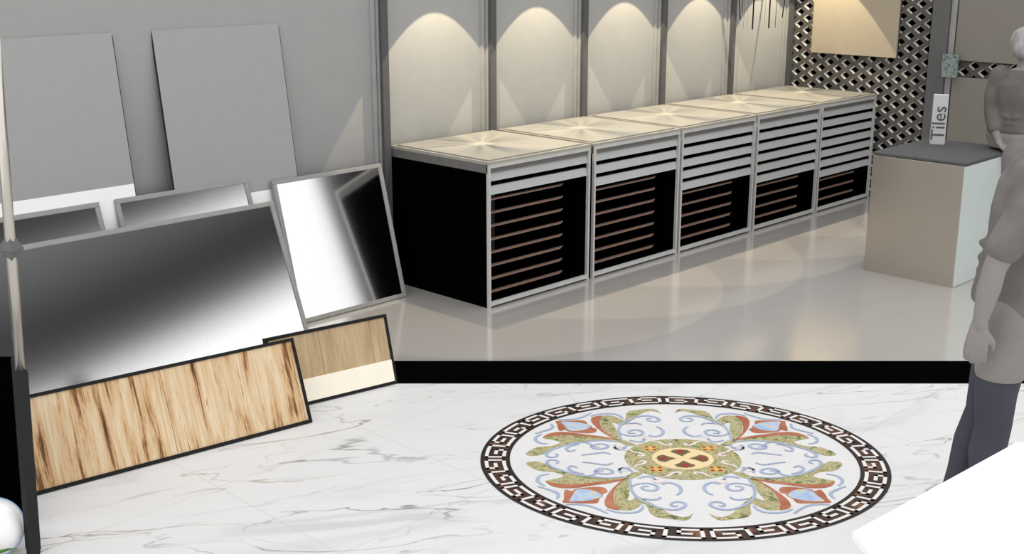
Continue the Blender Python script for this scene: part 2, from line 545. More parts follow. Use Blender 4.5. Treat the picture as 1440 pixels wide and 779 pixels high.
# boards hung on the lattice
def hung(name, label, cat, y0, y1, z0, z1, m):
    t = thing(name, label, cat, (LAT_X, (y0 + y1) / 2, z0))
    h = (y1 - y0) / 2
    obj('panel_face', bx(-0.03, -0.012, -h + 0.004, h - 0.004, 0.004, z1 - z0), m, t)
    obj('panel_back', bx(-0.012, -0.001, -h, h, 0, z1 - z0), M['edge'], t)
hung('sample_panel', 'beige lit panel hung on the tall diamond lattice', 'panel', 4.525, 5.285, 1.125, 1.88, M['beige'])
hung('sample_panel', 'taupe panel hung above the lattice strip beside the seated person', 'panel', 2.5, 4.06, 1.14, 1.9, M['taupe'])
hung('sample_panel', 'taupe panel hung below the lattice strip behind the grey box', 'panel', 2.5, 4.06, 0.22, 1.02, M['taupe'])
o = obj('mosaic_sample', bx(LAT_X - 0.11, LAT_X - 0.075, 3.995, 4.112, 1.02, 1.19, 0.004), M['teal'])
tag(o, 'small speckled teal mosaic sample fixed on the wide grey post', 'tile sample')

# ------------------------------------------------------------ cabinets
CX = [4.61, 5.506, 6.388, 7.275, 8.142]
CW = [0.858, 0.858, 0.858, 0.845, 0.82]
LIGHT = [2, 3, 5, 6, 7]
cab_lab = ['nearest cabinet of the row, black sided, two grey drawer fronts over black open shelves',
           'second cabinet from the near end, three grey fronts over black open shelves',
           'middle cabinet of the row, five grey fronts over black open shelves',
           'fourth cabinet from the near end, six grey fronts above thin brown shelves',
           'farthest cabinet, beside the diamond lattice, seven grey fronts at the top']
for i in range(5):
    x0, wd, HC, dp = CX[i], CW[i], 0.835, 0.83
    t = thing('display_cabinet', cab_lab[i], 'cabinet', (x0, 4.66, 0), group='row of display cabinets')
    bm = B()
    box(bm, 0.0, 0.016, 0.02, dp, 0.0, 0.775)
    box(bm, wd - 0.016, wd, 0.02, dp, 0.0, 0.775)
    box(bm, 0.016, wd - 0.016, dp - 0.016, dp, 0.0, 0.775)
    box(bm, 0.016, wd - 0.016, 0.02, dp - 0.016, 0.0, 0.03)
    obj('carcass', bm, M['black'], t)
    bm = B()
    box(bm, 0, wd, 0.012, dp, 0.775, HC - 0.012)
    obj('top_band', bm, M['cabgrey'], t)
    bm = B()
    box(bm, 0, wd, 0.0, 0.025, HC - 0.012, HC + 0.004)
    box(bm, 0, 0.02, 0.025, dp, HC - 0.012, HC + 0.004)
    box(bm, wd - 0.02, wd, 0.025, dp, HC - 0.012, HC + 0.004)
    box(bm, 0.02, wd - 0.02, dp - 0.02, dp, HC - 0.012, HC + 0.004)
    obj('top_rim', bm, M['cabtop'], t)
    obj('top_panel', bx(0.03, wd - 0.03, 0.035, dp - 0.03, HC - 0.012, HC + 0.010, 0.002), M['cabtop'], t)
    bm = B()
    box(bm, 0, 0.014, 0, 0.02, 0, HC - 0.012)
    box(bm, wd - 0.014, wd, 0, 0.02, 0, HC - 0.012)
    box(bm, 0.014, wd - 0.014, 0, 0.02, HC - 0.032, HC - 0.012)
    box(bm, 0.014, wd - 0.014, 0, 0.02, 0.012, 0.034)
    obj('front_frame', bm, M['silver'], t)
    zt, pitch = HC - 0.034, (HC - 0.034 - 0.036) / 10
    for k in range(10):
        za = zt - pitch * k
        if k < LIGHT[i]:
            bm = B()
            # slightly tilted louvred front with a shadow gap above
            vs = [(0.016, 0.010, za - pitch + 0.004), (wd - 0.016, 0.010, za - pitch + 0.004), (wd - 0.016, 0.022, za - 0.026), (0.016, 0.022, za - 0.026)]
            bk = [(x, y + 0.016, z) for x, y, z in vs]
            a = [bm.verts.new(p) for p in vs]
            b = [bm.verts.new(p) for p in bk]
            bm.faces.new(a)
            bm.faces.new(b[::-1])
            for q in range(4):
                bm.faces.new((a[q], b[q], b[(q + 1) % 4], a[(q + 1) % 4]))
            bmesh.ops.recalc_face_normals(bm, faces=bm.faces[:])
            obj('drawer_front', bm, M['slat'], t)
        elif k < 10:
            bm = B()
            z1 = za - 0.022
            pts = [(0.016, 0.024), (wd * 0.72, 0.024), (wd * 0.78, 0.05), (0.016, 0.05)]
            prism(bm, pts, z1 - 0.008, z1)
            obj('shelf', bm, M['shelf'], t)
    if LIGHT[i] > 0:
        zb = zt - pitch * LIGHT[i]
        obj('drawer_back', bx(0.016, wd - 0.016, 0.05, 0.06, zb, HC - 0.034), M['black'], t)

# hanging black rods in the last bay
t = thing('rod_pendant', 'black hanging rods in front of the arched light of the last bay', 'pendant', (8.2, 5.3, 1.95))
obj('rail', bx(-0.36, 0.42, -0.012, 0.012, -0.012, 0.012), M['rod'], t)
for x, z0, r in ((-0.086, 1.354, 0.0055), (0.143, 1.354, 0.0055), (0.236, 1.352, 0.002), (-0.24, 1.49, 0.003), (0.02, 1.37, 0.0008), (-0.16, 1.37, 0.0008), (-0.21, 1.37, 0.0008), (0.08, 1.37, 0.0008)):
    bm = B(); tube(bm, (x, 0, -0.012), (x, 0, z0 - 1.95), r, n=8)
    obj('rod', bm, M['rod'], t)
for a, b in (((-0.36, 0, -0.0), (-0.258, 0, 1.437 - 1.95)), ((0.42, 0, 0.0), (0.331, 0, 1.428 - 1.95))):
    bm = B(); tube(bm, a, b, 0.004, n=8)
    obj('rod', bm, M['rod'], t)
bm = B(); tube(bm, (0.0, 0.012, 0), (0.0, 0.225, 0), 0.008, n=8)
obj('wall_bracket', bm, M['rod'], t)

# ------------------------------------------------------------ grey box with sign
t = thing('display_plinth', 'square grey display box standing before the tall lattice, dark top', 'plinth', (6.86, 2.97, 0))
obj('body', bx(0, 0.76, 0.004, 0.59, 0, 0.738, 0.003), M['boxmetal'], t)
o = obj('side_reflection', bx(0.003, 0.757, 0, 0.004, 0.003, 0.735), M['side_gleam'], t)  # thin skin, pale colour stands for the bright reflection on this side
o['label'] = 'side with its bright reflection painted pale'
obj('top', bx(-0.004, 0.764, -0.004, 0.594, 0.742, 0.757, 0.002), M['boxtop'], t)
obj('shadow_line', bx(0.006, 0.754, 0.006, 0.584, 0.737, 0.743), M['edge'], t)

t = thing('tile_sign', 'small upright pale sign with vertical lettering on the grey box', 'sign', (7.42, 3.415, 0.757), (0, 0, math.radians(-62)))
obj('sign_block', bx(-0.045, 0.045, -0.03, 0.03, 0, 0.315, 0.002), M['paper'], t)
fc = bpy.data.curves.new('letters', 'FONT')
fc.body = 'Tiles'
fc.size = 0.115
fc.extrude = 0.0015
fo = bpy.data.objects.new('tmp', fc)
COL.objects.link(fo)
dg = bpy.context.evaluated_depsgraph_get()
me = bpy.data.meshes.new_from_object(fo.evaluated_get(dg))
bpy.data.objects.remove(fo)
me.name = 'lettering'
me.materials.clear()
me.materials.append(M['ink'])
lo = bpy.data.objects.new('lettering', me)
COL.objects.link(lo)
lo.parent = t
lo.matrix_local = Matrix.Translation((0.035, -0.031, 0.028)) @ Matrix.Rotation(math.pi / 2, 4, 'X') @ Matrix.Rotation(math.pi / 2, 4, 'Z')

# ------------------------------------------------------------ leaning boards
def lean(name, label, cat, loc, tilt, yaw=0.0, group=None):
    return thing(name, label, cat, loc, (-math.radians(tilt), 0, math.radians(yaw)), group)

def wall_board(label, x0, band):
    wd, H, tl = 0.757, 1.58, 7.6
    t = lean('wall_board', label, 'board', (x0, 5.31, 0.004), tl, group='tall boards leaning on the wall')
    obj('board_core', bx(0, wd, 0.004, 0.02, 0, H), M['edge'], t)
    obj('board_face', bx(0.0, wd - 0.006, 0, 0.004, band, H), M['clay'], t)
    obj('white_lower_face', bx(0.0, wd - 0.006, 0, 0.004, 0, band), M['white'], t)
    obj('top_cap', bx(0.0, wd, 0.0, 0.021, H, H + 0.012), M['clay'], t)
    return t
wall_board('tall plain grey board leaning on the wall, at the left edge', 2.154, 0.86)
wall_board('tall plain grey board leaning on the wall, second from the left edge', 3.122, 0.72)

def framed(name, label, loc, wd, H, tilt, face, fm, yaw=0.0, fw=0.024, group=None, strut=True, grain=False):
    t = lean(name, label, 'display board', loc, tilt, yaw, group)
    bm = B()
    d = 0.03
    box(bm, 0, wd, 0, d, 0, fw, 0.002)
    box(bm, 0, wd, 0, d, H - fw, H, 0.002)
    box(bm, 0, fw, 0, d, fw, H - fw, 0.002)
    box(bm, wd - fw, wd, 0, d, fw, H - fw, 0.002)
    obj('frame', bm, fm, t)
    obj('panel', bx(fw - 0.002, wd - fw + 0.002, 0.006, 0.022, fw - 0.002, H - fw + 0.002), face, t)
    if strut:                                         # rear prop standing on the floor
        tr = math.radians(tilt)
        zt = H * 0.38
        for x in (wd * 0.25, wd * 0.75):
            bm = B()
            y_top = d + 0.006
            # foot in board space: straight down from the fixing point
            dn = zt * math.cos(tr) - y_top * math.sin(tr) - 0.012
            foot = (x, y_top + dn * math.sin(tr) * 1.0, zt - dn * math.cos(tr))
            tube(bm, (x, y_top, zt), foot, 0.008, n=8)
            obj('prop', bm, fm, t)
    return t
G = 'framed boards with dark polished faces'
framed('framed_board', 'small dark framed board at the left, behind the large polished board beside the steel pole', (1.944, 5.13, 0.004), 0.76, 0.84, 19, M['mirror'], M['frame'], group=G)
framed('framed_board', 'small dark framed board behind the large polished board, before the second tall wall board', (2.785, 5.13, 0.004), 0.76, 0.84, 19, M['mirror'], M['frame'], group=G)
framed('framed_board', 'large polished steel board with grey frame above the wood board', (1.875, 4.939, 0.004), 1.70, 0.75, 21.8, M['mirror'], M['frame'], group=G)
framed('framed_board', 'polished framed board nearest the black cabinet side', (3.685, 5.18, 0.004), 0.757, 0.79, 14.5, M['mirror'], M['frame'], group=G)
framed('wood_board', 'streaked light wood board in black frame leaning on the marble floor', (1.716, 4.173, 0.004), 1.186, 0.375, 22, M['wood'], M['blackframe'], yaw=math.degrees(math.atan2(-0.161, 1.175)), fw=0.014)
# cream board; its tan face paints in a floor reflection of wood
t = framed('reflection_board', 'low board with cream lower edge and tan painted floor reflection behind the streaked wood board', (2.85, 4.214, 0.004), 0.62, 0.33, 16, M['tan'], M['blackframe'], yaw=math.degrees(math.atan2(-0.074, 0.452)), fw=0.014)
obj('cream_strip', bx(0.012, 0.608, 0.001, 0.008, 0.012, 0.115), M['cream'], t)

# ------------------------------------------------------------ steel pole, black board, white globe with leaf
pb, pd = Vector((1.525, 3.75, 0)), Vector((0.033, -0.034, 1.251)).normalized()
t = thing('pole_stand', 'upright pole stand at the left edge, steel above, dark below, faceted knob', 'pole', pb, pd.to_track_quat('Z', 'Y').to_euler())
bm = B(); lathe(bm, [(0.022, 0.0), (0.022, 0.012), (0.02, 0.02)])
obj('base_plate', bm, M['darkpost'], t, True)
bm = B(); box(bm, -0.019, 0.019, -0.019, 0.019, 0.018, 0.66)
o = obj('lower_post', bm, M['darkpost'], t); o.rotation_euler.z = 0.75
bm = B(); tube(bm, (0, 0, 0.66), (0, 0, 2.2), 0.0165, n=24)
obj('upper_tube', bm, M['steel'], t, True)
bm = B()
zk, rk = 1.068, 0.04
pts = [(rk, 0, zk), (0, rk, zk), (-rk, 0, zk), (0, -rk, zk)]
vs = [bm.verts.new(p) for p in pts]
for s in (1, -1):
    cap = [bm.verts.new((p[0] * 0.42, p[1] * 0.42, zk + s * 0.036)) for p in pts]
    for k in range(4):
        bm.faces.new((vs[k], vs[(k + 1) % 4], cap[(k + 1) % 4], cap[k]))
    bm.faces.new(cap)
bmesh.ops.recalc_face_normals(bm, faces=bm.faces[:])
o = obj('faceted_knob', bm, M['greypost'], t); o.rotation_euler.z = 0.4

t = thing('black_board', 'plain black board standing on the floor behind the pole at the left edge', 'board', tuple(F * 3.90 + R * -1.715), (math.radians(-1.0), 0, AZ - math.pi / 2))
obj('board_sheet', bx(-0.7, 0, 0, 0.02, 0.0, 0.63), M['black'], t)
obj('edge_strip', bx(0.0, 0.006, 0, 0.02, 0.0, 0.63), M['darkpost'], t)

gv = Vector((1.421, 3.821, 0)) + F * 0.02
t = thing('globe_vase', 'round white globe vase with blue edge and green leaf at the lower left corner', 'vase', gv, (0, 0, AZ - math.pi / 2))
bm = B()
bmesh.ops.create_uvsphere(bm, u_segments=48, v_segments=32, radius=0.098)
bmesh.ops.translate(bm, verts=bm.verts[:], vec=(0, 0, 0.1))
obj('globe', bm, M['glaze'], t, True)
bm = B()
rings = []
EN = Vector((0.37, -0.82, 0.43)).normalized()
EX = Vector((0.91, 0.41, 0)).normalized()
EZ = EN.cross(EX) * -1
for i in range(48):
    a = 2 * math.pi * i / 48
    ring = []
    for j in range(8):
        b = 2 * math.pi * j / 8
        rr = 0.0975 + 0.0034 * math.cos(b)
        ring.append(bm.verts.new(Vector((0, 0, 0.1)) + EN * 0.012 + EX * rr * math.cos(a) + EZ * rr * math.sin(a) + EN * 0.0035 * math.sin(b)))
    rings.append(ring)
for i in range(48):
    for j in range(8):
        bm.faces.new((rings[i][j], rings[(i + 1) % 48][j], rings[(i + 1) % 48][(j + 1) % 8], rings[i][(j + 1) % 8]))
bmesh.ops.recalc_face_normals(bm, faces=bm.faces[:])
obj('blue_edge', bm, M['bluerim'], t, True)
def blade(pts, wd):
    bm = B()
    P = [Vector(p) for p in pts]
    prev = None
    n = len(P)
    for i, p in enumerate(P):
        k = math.sin(math.pi * min(1, (i + 0.15) / (n - 0.85)) ** 0.8) * wd
        up = Vector((0, 0, 1))
        cur = [bm.verts.new(p + up * k), bm.verts.new(p + Vector((0, -0.004, 0))), bm.verts.new(p - up * k)]
        if prev:
            for j in range(2):
                bm.faces.new((prev[j], prev[j + 1], cur[j + 1], cur[j]))
        prev = cur
    return bm
obj('leaf', blade([(-0.02, -0.10, 0.02), (0.02, -0.11, 0.050), (0.06, -0.115, 0.070), (0.095, -0.115, 0.080), (0.125, -0.11, 0.082)], 0.008), M['leaf'], t)
obj('leaf', blade([(0.0, -0.10, 0.0), (0.05, -0.12, 0.02), (0.08, -0.13, 0.036), (0.10, -0.13, 0.034)], 0.007), M['leaf'], t)

# ------------------------------------------------------------ white table at the lower right
t = thing('white_table', 'plain white angular table top in the lower right corner', 'table', (3.0, 1.0, 0))
tp = [(2.253, 1.146), (3.003, 1.09), (3.25, 0.75), (2.9, 0.2), (1.75, 0.55)]
bm = B(); prism(bm, [(x - 3.0, y - 1.0) for x, y in tp], 0.735, 0.75)
obj('tabletop', bm, M['white'], t)
for x, y in ((2.9, 0.95), (2.85, 0.4), (2.05, 0.72)):
    bm = B(); tube(bm, (x - 3.0, y - 1.0, 0), (x - 3.0, y - 1.0, 0.735), 0.02, n=16)
    obj('leg', bm, M['white'], t)

# ------------------------------------------------------------ oval floor medallion
MC, RA, RB = Vector((3.6962, 2.6375, 0)), 0.8127, 0.6949
t = thing('floor_medallion', 'oval floor medallion with brown key border and floral stone inlay on white marble', 'medallion', MC, (0, 0, AZ - math.pi / 2))
def uvp(u, v):
    return (u * RA, v * RB)
def disc(r0, r1, z, n=160):
    bm = B()
    hi = [bm.verts.new((*uvp(r1 * math.cos(2 * math.pi * i / n), r1 * math.sin(2 * math.pi * i / n)), z)) for i in range(n)]
    if r0 == 0:
        bm.faces.new(hi)
    else:
        lo = [bm.verts.new((*uvp(r0 * math.cos(2 * math.pi * i / n), r0 * math.sin(2 * math.pi * i / n)), z)) for i in range(n)]
        for i in range(n):
            bm.faces.new((lo[i], hi[i], hi[(i + 1) % n], lo[(i + 1) % n]))
    return bm
def flat(pts, z, bm=None):
    bm = bm or B()
    bm.faces.new([bm.verts.new((*uvp(*p), z)) for p in pts])
    bmesh.ops.recalc_face_normals(bm, faces=bm.faces[:])
    for f in bm.faces:
        if f.normal.z < 0:
            f.normal_flip()
    return bm
def smooth_closed(p, k=5):
    o = []
    n = len(p)
    for i in range(n):
        a, b, c, d = (Vector(p[(i + j) % n]) for j in (-1, 0, 1, 2))
        for s in range(k):
            x = s / k
            q = 0.5 * ((2 * b) + (c - a) * x + (2 * a - 5 * b + 4 * c - d) * x * x + (-a + 3 * b - 3 * c + d) * x ** 3)
            o.append((q.x, q.y))
    return o
def smooth_open(p, k=6):
    P = [p[0]] + list(p) + [p[-1]]
    o = []
    for i in range(1, len(P) - 2):
        a, b, c, d = (Vector(P[i + j]) for j in (-1, 0, 1, 2))
        for s in range(k):
            x = s / k
            q = 0.5 * ((2 * b) + (c - a) * x + (2 * a - 5 * b + 4 * c - d) * x * x + (-a + 3 * b - 3 * c + d) * x ** 3)
            o.append(Vector((q.x, q.y)))
    o.append(Vector(p[-1]))
    return o
def ribbon(bm, pts, wd, z, taper=True):
    P = pts
    prev = None
    n = len(P)
    for i, p in enumerate(P):
        d = (P[min(n - 1, i + 1)] - P[max(0, i - 1)])
        if d.length < 1e-6:
            continue
        d.normalize()
        k = wd * (0.35 + 0.65 * math.sin(math.pi * (0.12 + 0.76 * i / (n - 1)))) if taper else wd
        nn = Vector((-d.y, d.x)) * k
        cur = (bm.verts.new((*uvp(*(p + nn)), z)), bm.verts.new((*uvp(*(p - nn)), z)))
        if prev:
            f = bm.faces.new((prev[0], prev[1], cur[1], cur[0]))
            f.normal_update()
            if f.normal.z < 0:
                f.normal_flip()
        prev = cur
obj('border_ring', disc(0.855, 1.0, 0.0015), M['brown_m'], t)
obj('field', disc(0, 0.855, 0.0012), M['field'], t)
bm = disc(0.982, 1.0, 0.0022)
obj('outer_line', bm, M['black_m'], t)
obj('inner_line', disc(0.855, 0.872, 0.0022), M['black_m'], t)
# greek key
bm = B()
NK = 16
path_a = [(.20, .5), (.36, .5), (.36, .93), (.06, .93), (.06, .07), (.5, .07), (.5, .93), (.94, .93), (.94, .07), (.66, .07), (.66, .5), (.80, .5)]
def ring_pt(k, s, q):
    a = 2 * math.pi * (k + s) / NK
    r = 0.878 + q * 0.100
    return Vector((r * math.cos(a), r * math.sin(a)))
hw_s, hw_q = 0.026, 0.09
def key_box(k, s0, s1, q0, q1, mir):
    if mir:
        s0, s1 = 1 - s1, 1 - s0
        q0, q1 = 1 - q1, 1 - q0
    n = 4
    lo = [bm.verts.new((*uvp(*ring_pt(k, s0 + (s1 - s0) * i / n, q0)), 0.0026)) for i in range(n + 1)]
    hi = [bm.verts.new((*uvp(*ring_pt(k, s0 + (s1 - s0) * i / n, q1)), 0.0026)) for i in range(n + 1)]
    for i in range(n):
        f = bm.faces.new((lo[i], lo[i + 1], hi[i + 1], hi[i]))
        f.normal_update()
        if f.normal.z < 0:
            f.normal_flip()
for k in range(NK):
    for (a, b), (c, d) in zip(path_a, path_a[1:]):
        key_box(k, min(a, c) - hw_s, max(a, c) + hw_s, min(b, d) - hw_q, max(b, d) + hw_q, False)
obj('greek_key', bm, M['key'], t)

LEAF_A = [(0.215, -0.192), (0.262, -0.188), (0.303, -0.241), (0.363, -0.26), (0.463, -0.25), (0.54, -0.217), (0.571, -0.201), (0.626, -0.142), (0.684, -0.071), (0.726, -0.04), (0.773, -0.057), (0.757, -0.112), (0.722, -0.158), (0.69, -0.174), (0.638, -0.186), (0.602, -0.225), (0.603, -0.25), (0.64, -0.275), (0.684, -0.298), (0.67, -0.318), (0.62, -0.337), (0.549, -0.346), (0.45, -0.318), (0.358, -0.289), (0.297, -0.275), (0.264, -0.264), (0.234, -0.231)]
ORG_A = [(0.292, -0.264), (0.358, -0.291), (0.45, -0.319), (0.549, -0.348), (0.62, -0.337), (0.67, -0.318), (0.685, -0.302), (0.675, -0.337), (0.647, -0.374), (0.602, -0.393), (0.54, -0.389), (0.457, -0.355), (0.379, -0.327), (0.316, -0.289)]
LEAF_B = [(0.289, -0.264), (0.314, -0.298), (0.35, -0.374), (0.372, -0.485), (0.374, -0.592), (0.358, -0.653), (0.327, -0.661), (0.302, -0.654), (0.274, -0.623), (0.247, -0.583), (0.232, -0.627), (0.227, -0.687), (0.206, -0.733), (0.174, -0.75), (0.133, -0.763), (0.092, -0.776), (0.059, -0.76), (0.035, -0.696), (0.054, -0.723), (0.091, -0.738), (0.135, -0.704), (0.171, -0.644), (0.199, -0.592), (0.234, -0.539), (0.265, -0.494), (0.29, -0.53), (0.314, -0.542), (0.304, -0.485), (0.296, -0.411), (0.294, -0.337)]
ORG_B = [(0.299, -0.264), (0.328, -0.302), (0.364, -0.374), (0.397, -0.457), (0.419, -0.542), (0.421, -0.601), (0.408, -0.635), (0.381, -0.654), (0.358, -0.653), (0.375, -0.592), (0.375, -0.485), (0.355, -0.384), (0.32, -0.308)]
TULIP = [(0.409, -0.393), (0.44, -0.376), (0.493, -0.384), (0.551, -0.406), (0.563, -0.43), (0.594, -0.411), (0.604, -0.463), (0.605, -0.521), (0.612, -0.569), (0.57, -0.574), (0.509, -0.579), (0.456, -0.574), (0.443, -0.521), (0.426, -0.494), (0.423, -0.467), (0.4, -0.439)]
DIAMOND = [(0.431, -0.476), (0.46, -0.43), (0.495, -0.411), (0.536, -0.411), (0.554, -0.439), (0.567, -0.494), (0.584, -0.556), (0.54, -0.556), (0.495, -0.548), (0.453, -0.521), (0.433, -0.503)]
SCROLLS = [
    [(0.28, -0.25), (0.286, -0.365), (0.284, -0.439), (0.263, -0.521), (0.219, -0.592), (0.165, -0.641), (0.116, -0.656), (0.076, -0.635), (0.056, -0.595), (0.072, -0.565), (0.102, -0.565), (0.122, -0.592), (0.112, -0.615), (0.093, -0.609)],
    [(0.281, -0.374), (0.258, -0.346), (0.218, -0.333), (0.178, -0.346), (0.162, -0.384), (0.178, -0.421), (0.211, -0.424), (0.235, -0.398), (0.229, -0.374), (0.202, -0.374)],
    [(0.159, -0.503), (0.175, -0.53), (0.208, -0.535), (0.244, -0.521)],
    [(0.137, -0.346), (0.102, -0.323), (0.066, -0.355), (0.055, -0.402), (0.061, -0.445), (0.084, -0.481)],
    [(0.25, -0.609), (0.262, -0.653), (0.29, -0.684), (0.341, -0.692), (0.383, -0.678), (0.419, -0.648)],
    [(0.416, -0.699), (0.455, -0.648), (0.496, -0.609), (0.547, -0.592), (0.599, -0.595)],
    [(0.724, -0.37), (0.677, -0.408), (0.638, -0.448), (0.629, -0.485), (0.638, -0.524)],
    [(0.664, -0.211), (0.706, -0.231), (0.723, -0.279), (0.718, -0.318), (0.69, -0.365)],
    [(0.302, -0.244), (0.39, -0.264), (0.479, -0.241), (0.548, -0.211), (0.617, -0.152), (0.659, -0.102), (0.673, -0.051), (0.657, -0.02), (0.629, -0.025), (0.616, -0.051), (0.63, -0.071)],
    [(0.48, -0.237), (0.445, -0.211), (0.443, -0.166), (0.413, -0.136), (0.371, -0.152), (0.358, -0.186), (0.385, -0.211), (0.422, -0.201), (0.435, -0.174), (0.4, -0.166)],
    [(0.498, -0.211), (0.547, -0.182), (0.569, -0.142), (0.555, -0.102), (0.525, -0.126)],
    [(0.35, -0.06), (0.379, -0.085), (0.41, -0.08), (0.46, -0.06), (0.50, -0.05)],
    [(0.26, -0.201), (0.275, -0.152), (0.306, -0.132), (0.326, -0.162), (0.317, -0.197)],
    [(0.166, -0.289), (0.175, -0.25), (0.211, -0.246), (0.242, -0.27)]]
for sx in (1, -1):
    for sy in (1, -1):
        Q = lambda L: [(x * sx, y * sy) for x, y in L]
        obj('leaf_inlay', flat(smooth_closed(Q(LEAF_A)), 0.0020), M['green_m'], t)
        obj('leaf_inlay', flat(smooth_closed(Q(LEAF_B)), 0.0020), M['green_m'], t)
        obj('leaf_edge_inlay', flat(smooth_closed(Q(ORG_A)), 0.0024), M['orange_m'], t)
        obj('leaf_edge_inlay', flat(smooth_closed(Q(ORG_B)), 0.0024), M['orange_m'], t)
        tu = obj('tulip_inlay', flat(smooth_closed(Q(TULIP), 3), 0.0022), M['orange_m'], t)
        obj('tulip_heart', flat(smooth_closed(Q(DIAMOND), 3), 0.0026), M['blue_m'], tu)
        for sc in SCROLLS:
            bm = B(); ribbon(bm, smooth_open(Q(sc)), 0.0085, 0.0030)
            obj('scroll_inlay', bm, M['blue_l'], t)
# centre
obj('centre_disc', disc(0, 0.287, 0.0020, 96), M['green_m'], t)
bm = disc(0, 0.152, 0.0026, 72)
obj('cream_centre', bm, M['cream_m'], t)
for k in range(4):
    a = math.pi / 2 * k
    def rp(r, d):
        return (r * math.cos(a + d), r * math.sin(a + d))
    pe = obj('petal_inlay', flat([rp(0.03, 0), rp(0.07, 0.36), rp(0.105, 0.52), rp(0.125, 0.3), rp(0.13, 0), rp(0.125, -0.3), rp(0.105, -0.52), rp(0.07, -0.36)], 0.0030), M['olive_m'], t)
    obj('petal_heart', flat(smooth_closed([rp(0.07, 0), rp(0.09, 0.2), rp(0.115, 0.14), rp(0.115, -0.14), rp(0.09, -0.2)]), 0.0034), M['red_m'], pe)
    d = math.pi / 4 + a
    cx_, cy_ = 0.205 * math.cos(d), 0.205 * math.sin(d)
    fl = obj('flower_inlay', flat([(cx_ + (0.038 + 0.010 * math.cos(4 * (q * math.pi / 16))) * math.cos(q * math.pi / 16 + d), cy_ + (0.038 + 0.010 * math.cos(4 * (q * math.pi / 16))) * math.sin(q * math.pi / 16 + d)) for q in range(32)], 0.0026), M['yellow_m'], t)
    bm = B()
    for q in range(4):
        e = d + q * math.pi / 2
        px, py = cx_ + 0.027 * math.cos(e), cy_ + 0.027 * math.sin(e)
        flat([(px + 0.011 * math.cos(z_ * math.pi / 5), py + 0.011 * math.sin(z_ * math.pi / 5)) for z_ in range(10)], 0.0031, bm)
    obj('flower_dots', bm, M['red_m'], fl)
    for s in (-1, 1):
        c0 = d + s * 0.42
        P = [Vector(((r_) * math.cos(c0 + q_), (r_) * math.sin(c0 + q_))) for r_, q_ in ((0.285, -0.1 * s), (0.255, -0.02 * s), (0.225, 0.0), (0.2, 0.07 * s), (0.195, 0.16 * s), (0.21, 0.2 * s), (0.225, 0.16 * s))]
        bm = B(); ribbon(bm, smooth_open([tuple(p) for p in P]), 0.009, 0.0032)
        obj('curl_inlay', bm, M['pink_l'], t)
        P = [((r_) * math.cos(d + q_ * s), (r_) * math.sin(d + q_ * s)) for r_, q_ in ((0.29, 0.36), (0.33, 0.4), (0.36, 0.34), (0.34, 0.25), (0.315, 0.3))]
        bm = B(); ribbon(bm, smooth_open(P), 0.006, 0.0030)
        obj('curl_inlay', bm, M['pink_l'], t)

# ------------------------------------------------------------ people
def cap(bm, a, b, r0, r1, n=20, m=6):
    """tapered limb section with round ends"""
    a, b = Vector(a), Vector(b)
    d = b - a
    L = d.length
    if L < 1e-6:
        return
    q = d.to_track_quat('Z', 'Y')
    prof = [(r0 * math.sin(t), -r0 * math.cos(t)) for t in [math.pi / 2 * i / m for i in range(1, m + 1)]]
    prof += [(r1 * math.cos(t), L + r1 * math.sin(t)) for t in [math.pi / 2 * i / m for i in range(0, m)]]
    rings = [[bm.verts.new(a + q @ Vector((r * math.cos(2 * math.pi * i / n), r * math.sin(2 * math.pi * i / n), z))) for i in range(n)] for r, z in prof]
    for u, v in zip(rings, rings[1:]):
        for i in range(n):
            bm.faces.new((u[i], u[(i + 1) % n], v[(i + 1) % n], v[i]))
    p0 = bm.verts.new(a + q @ Vector((0, 0, -r0)))
    p1 = bm.verts.new(a + q @ Vector((0, 0, L + r1)))
    for i in range(n):
        bm.faces.new((p0, rings[0][(i + 1) % n], rings[0][i]))
        bm.faces.new((p1, rings[-1][i], rings[-1][(i + 1) % n]))

def loft(bm, secs, side, n=32):
    """trunk: oval sections (x, y, z, half width, half depth) along the given side direction"""
    s = Vector(side).normalized()
    f = Vector((-s.y, s.x, 0))
    rings = []
    for x, y, z, rs, rf in secs:
        rings.append([bm.verts.new(Vector((x, y, z)) + s * rs * math.cos(2 * math.pi * i / n) + f * rf * math.sin(2 * math.pi * i / n)) for i in range(n)])
    for u, v in zip(rings, rings[1:]):
        for i in range(n):
            bm.faces.new((u[i], u[(i + 1) % n], v[(i + 1) % n], v[i]))
    bm.faces.new(rings[0][::-1])
    bm.faces.new(rings[-1])

def ball(bm, c, r, rot=None):
    mt = Matrix.Translation(c) @ (rot or Matrix.Identity(4)) @ Matrix.Diagonal((*r, 1))
    bmesh.ops.create_uvsphere(bm, u_segments=28, v_segments=20, radius=1.0, matrix=mt)

def chain(bm, pts):
    for p, q in zip(pts, pts[1:]):
        cap(bm, p[:3], q[:3], p[3], q[3])

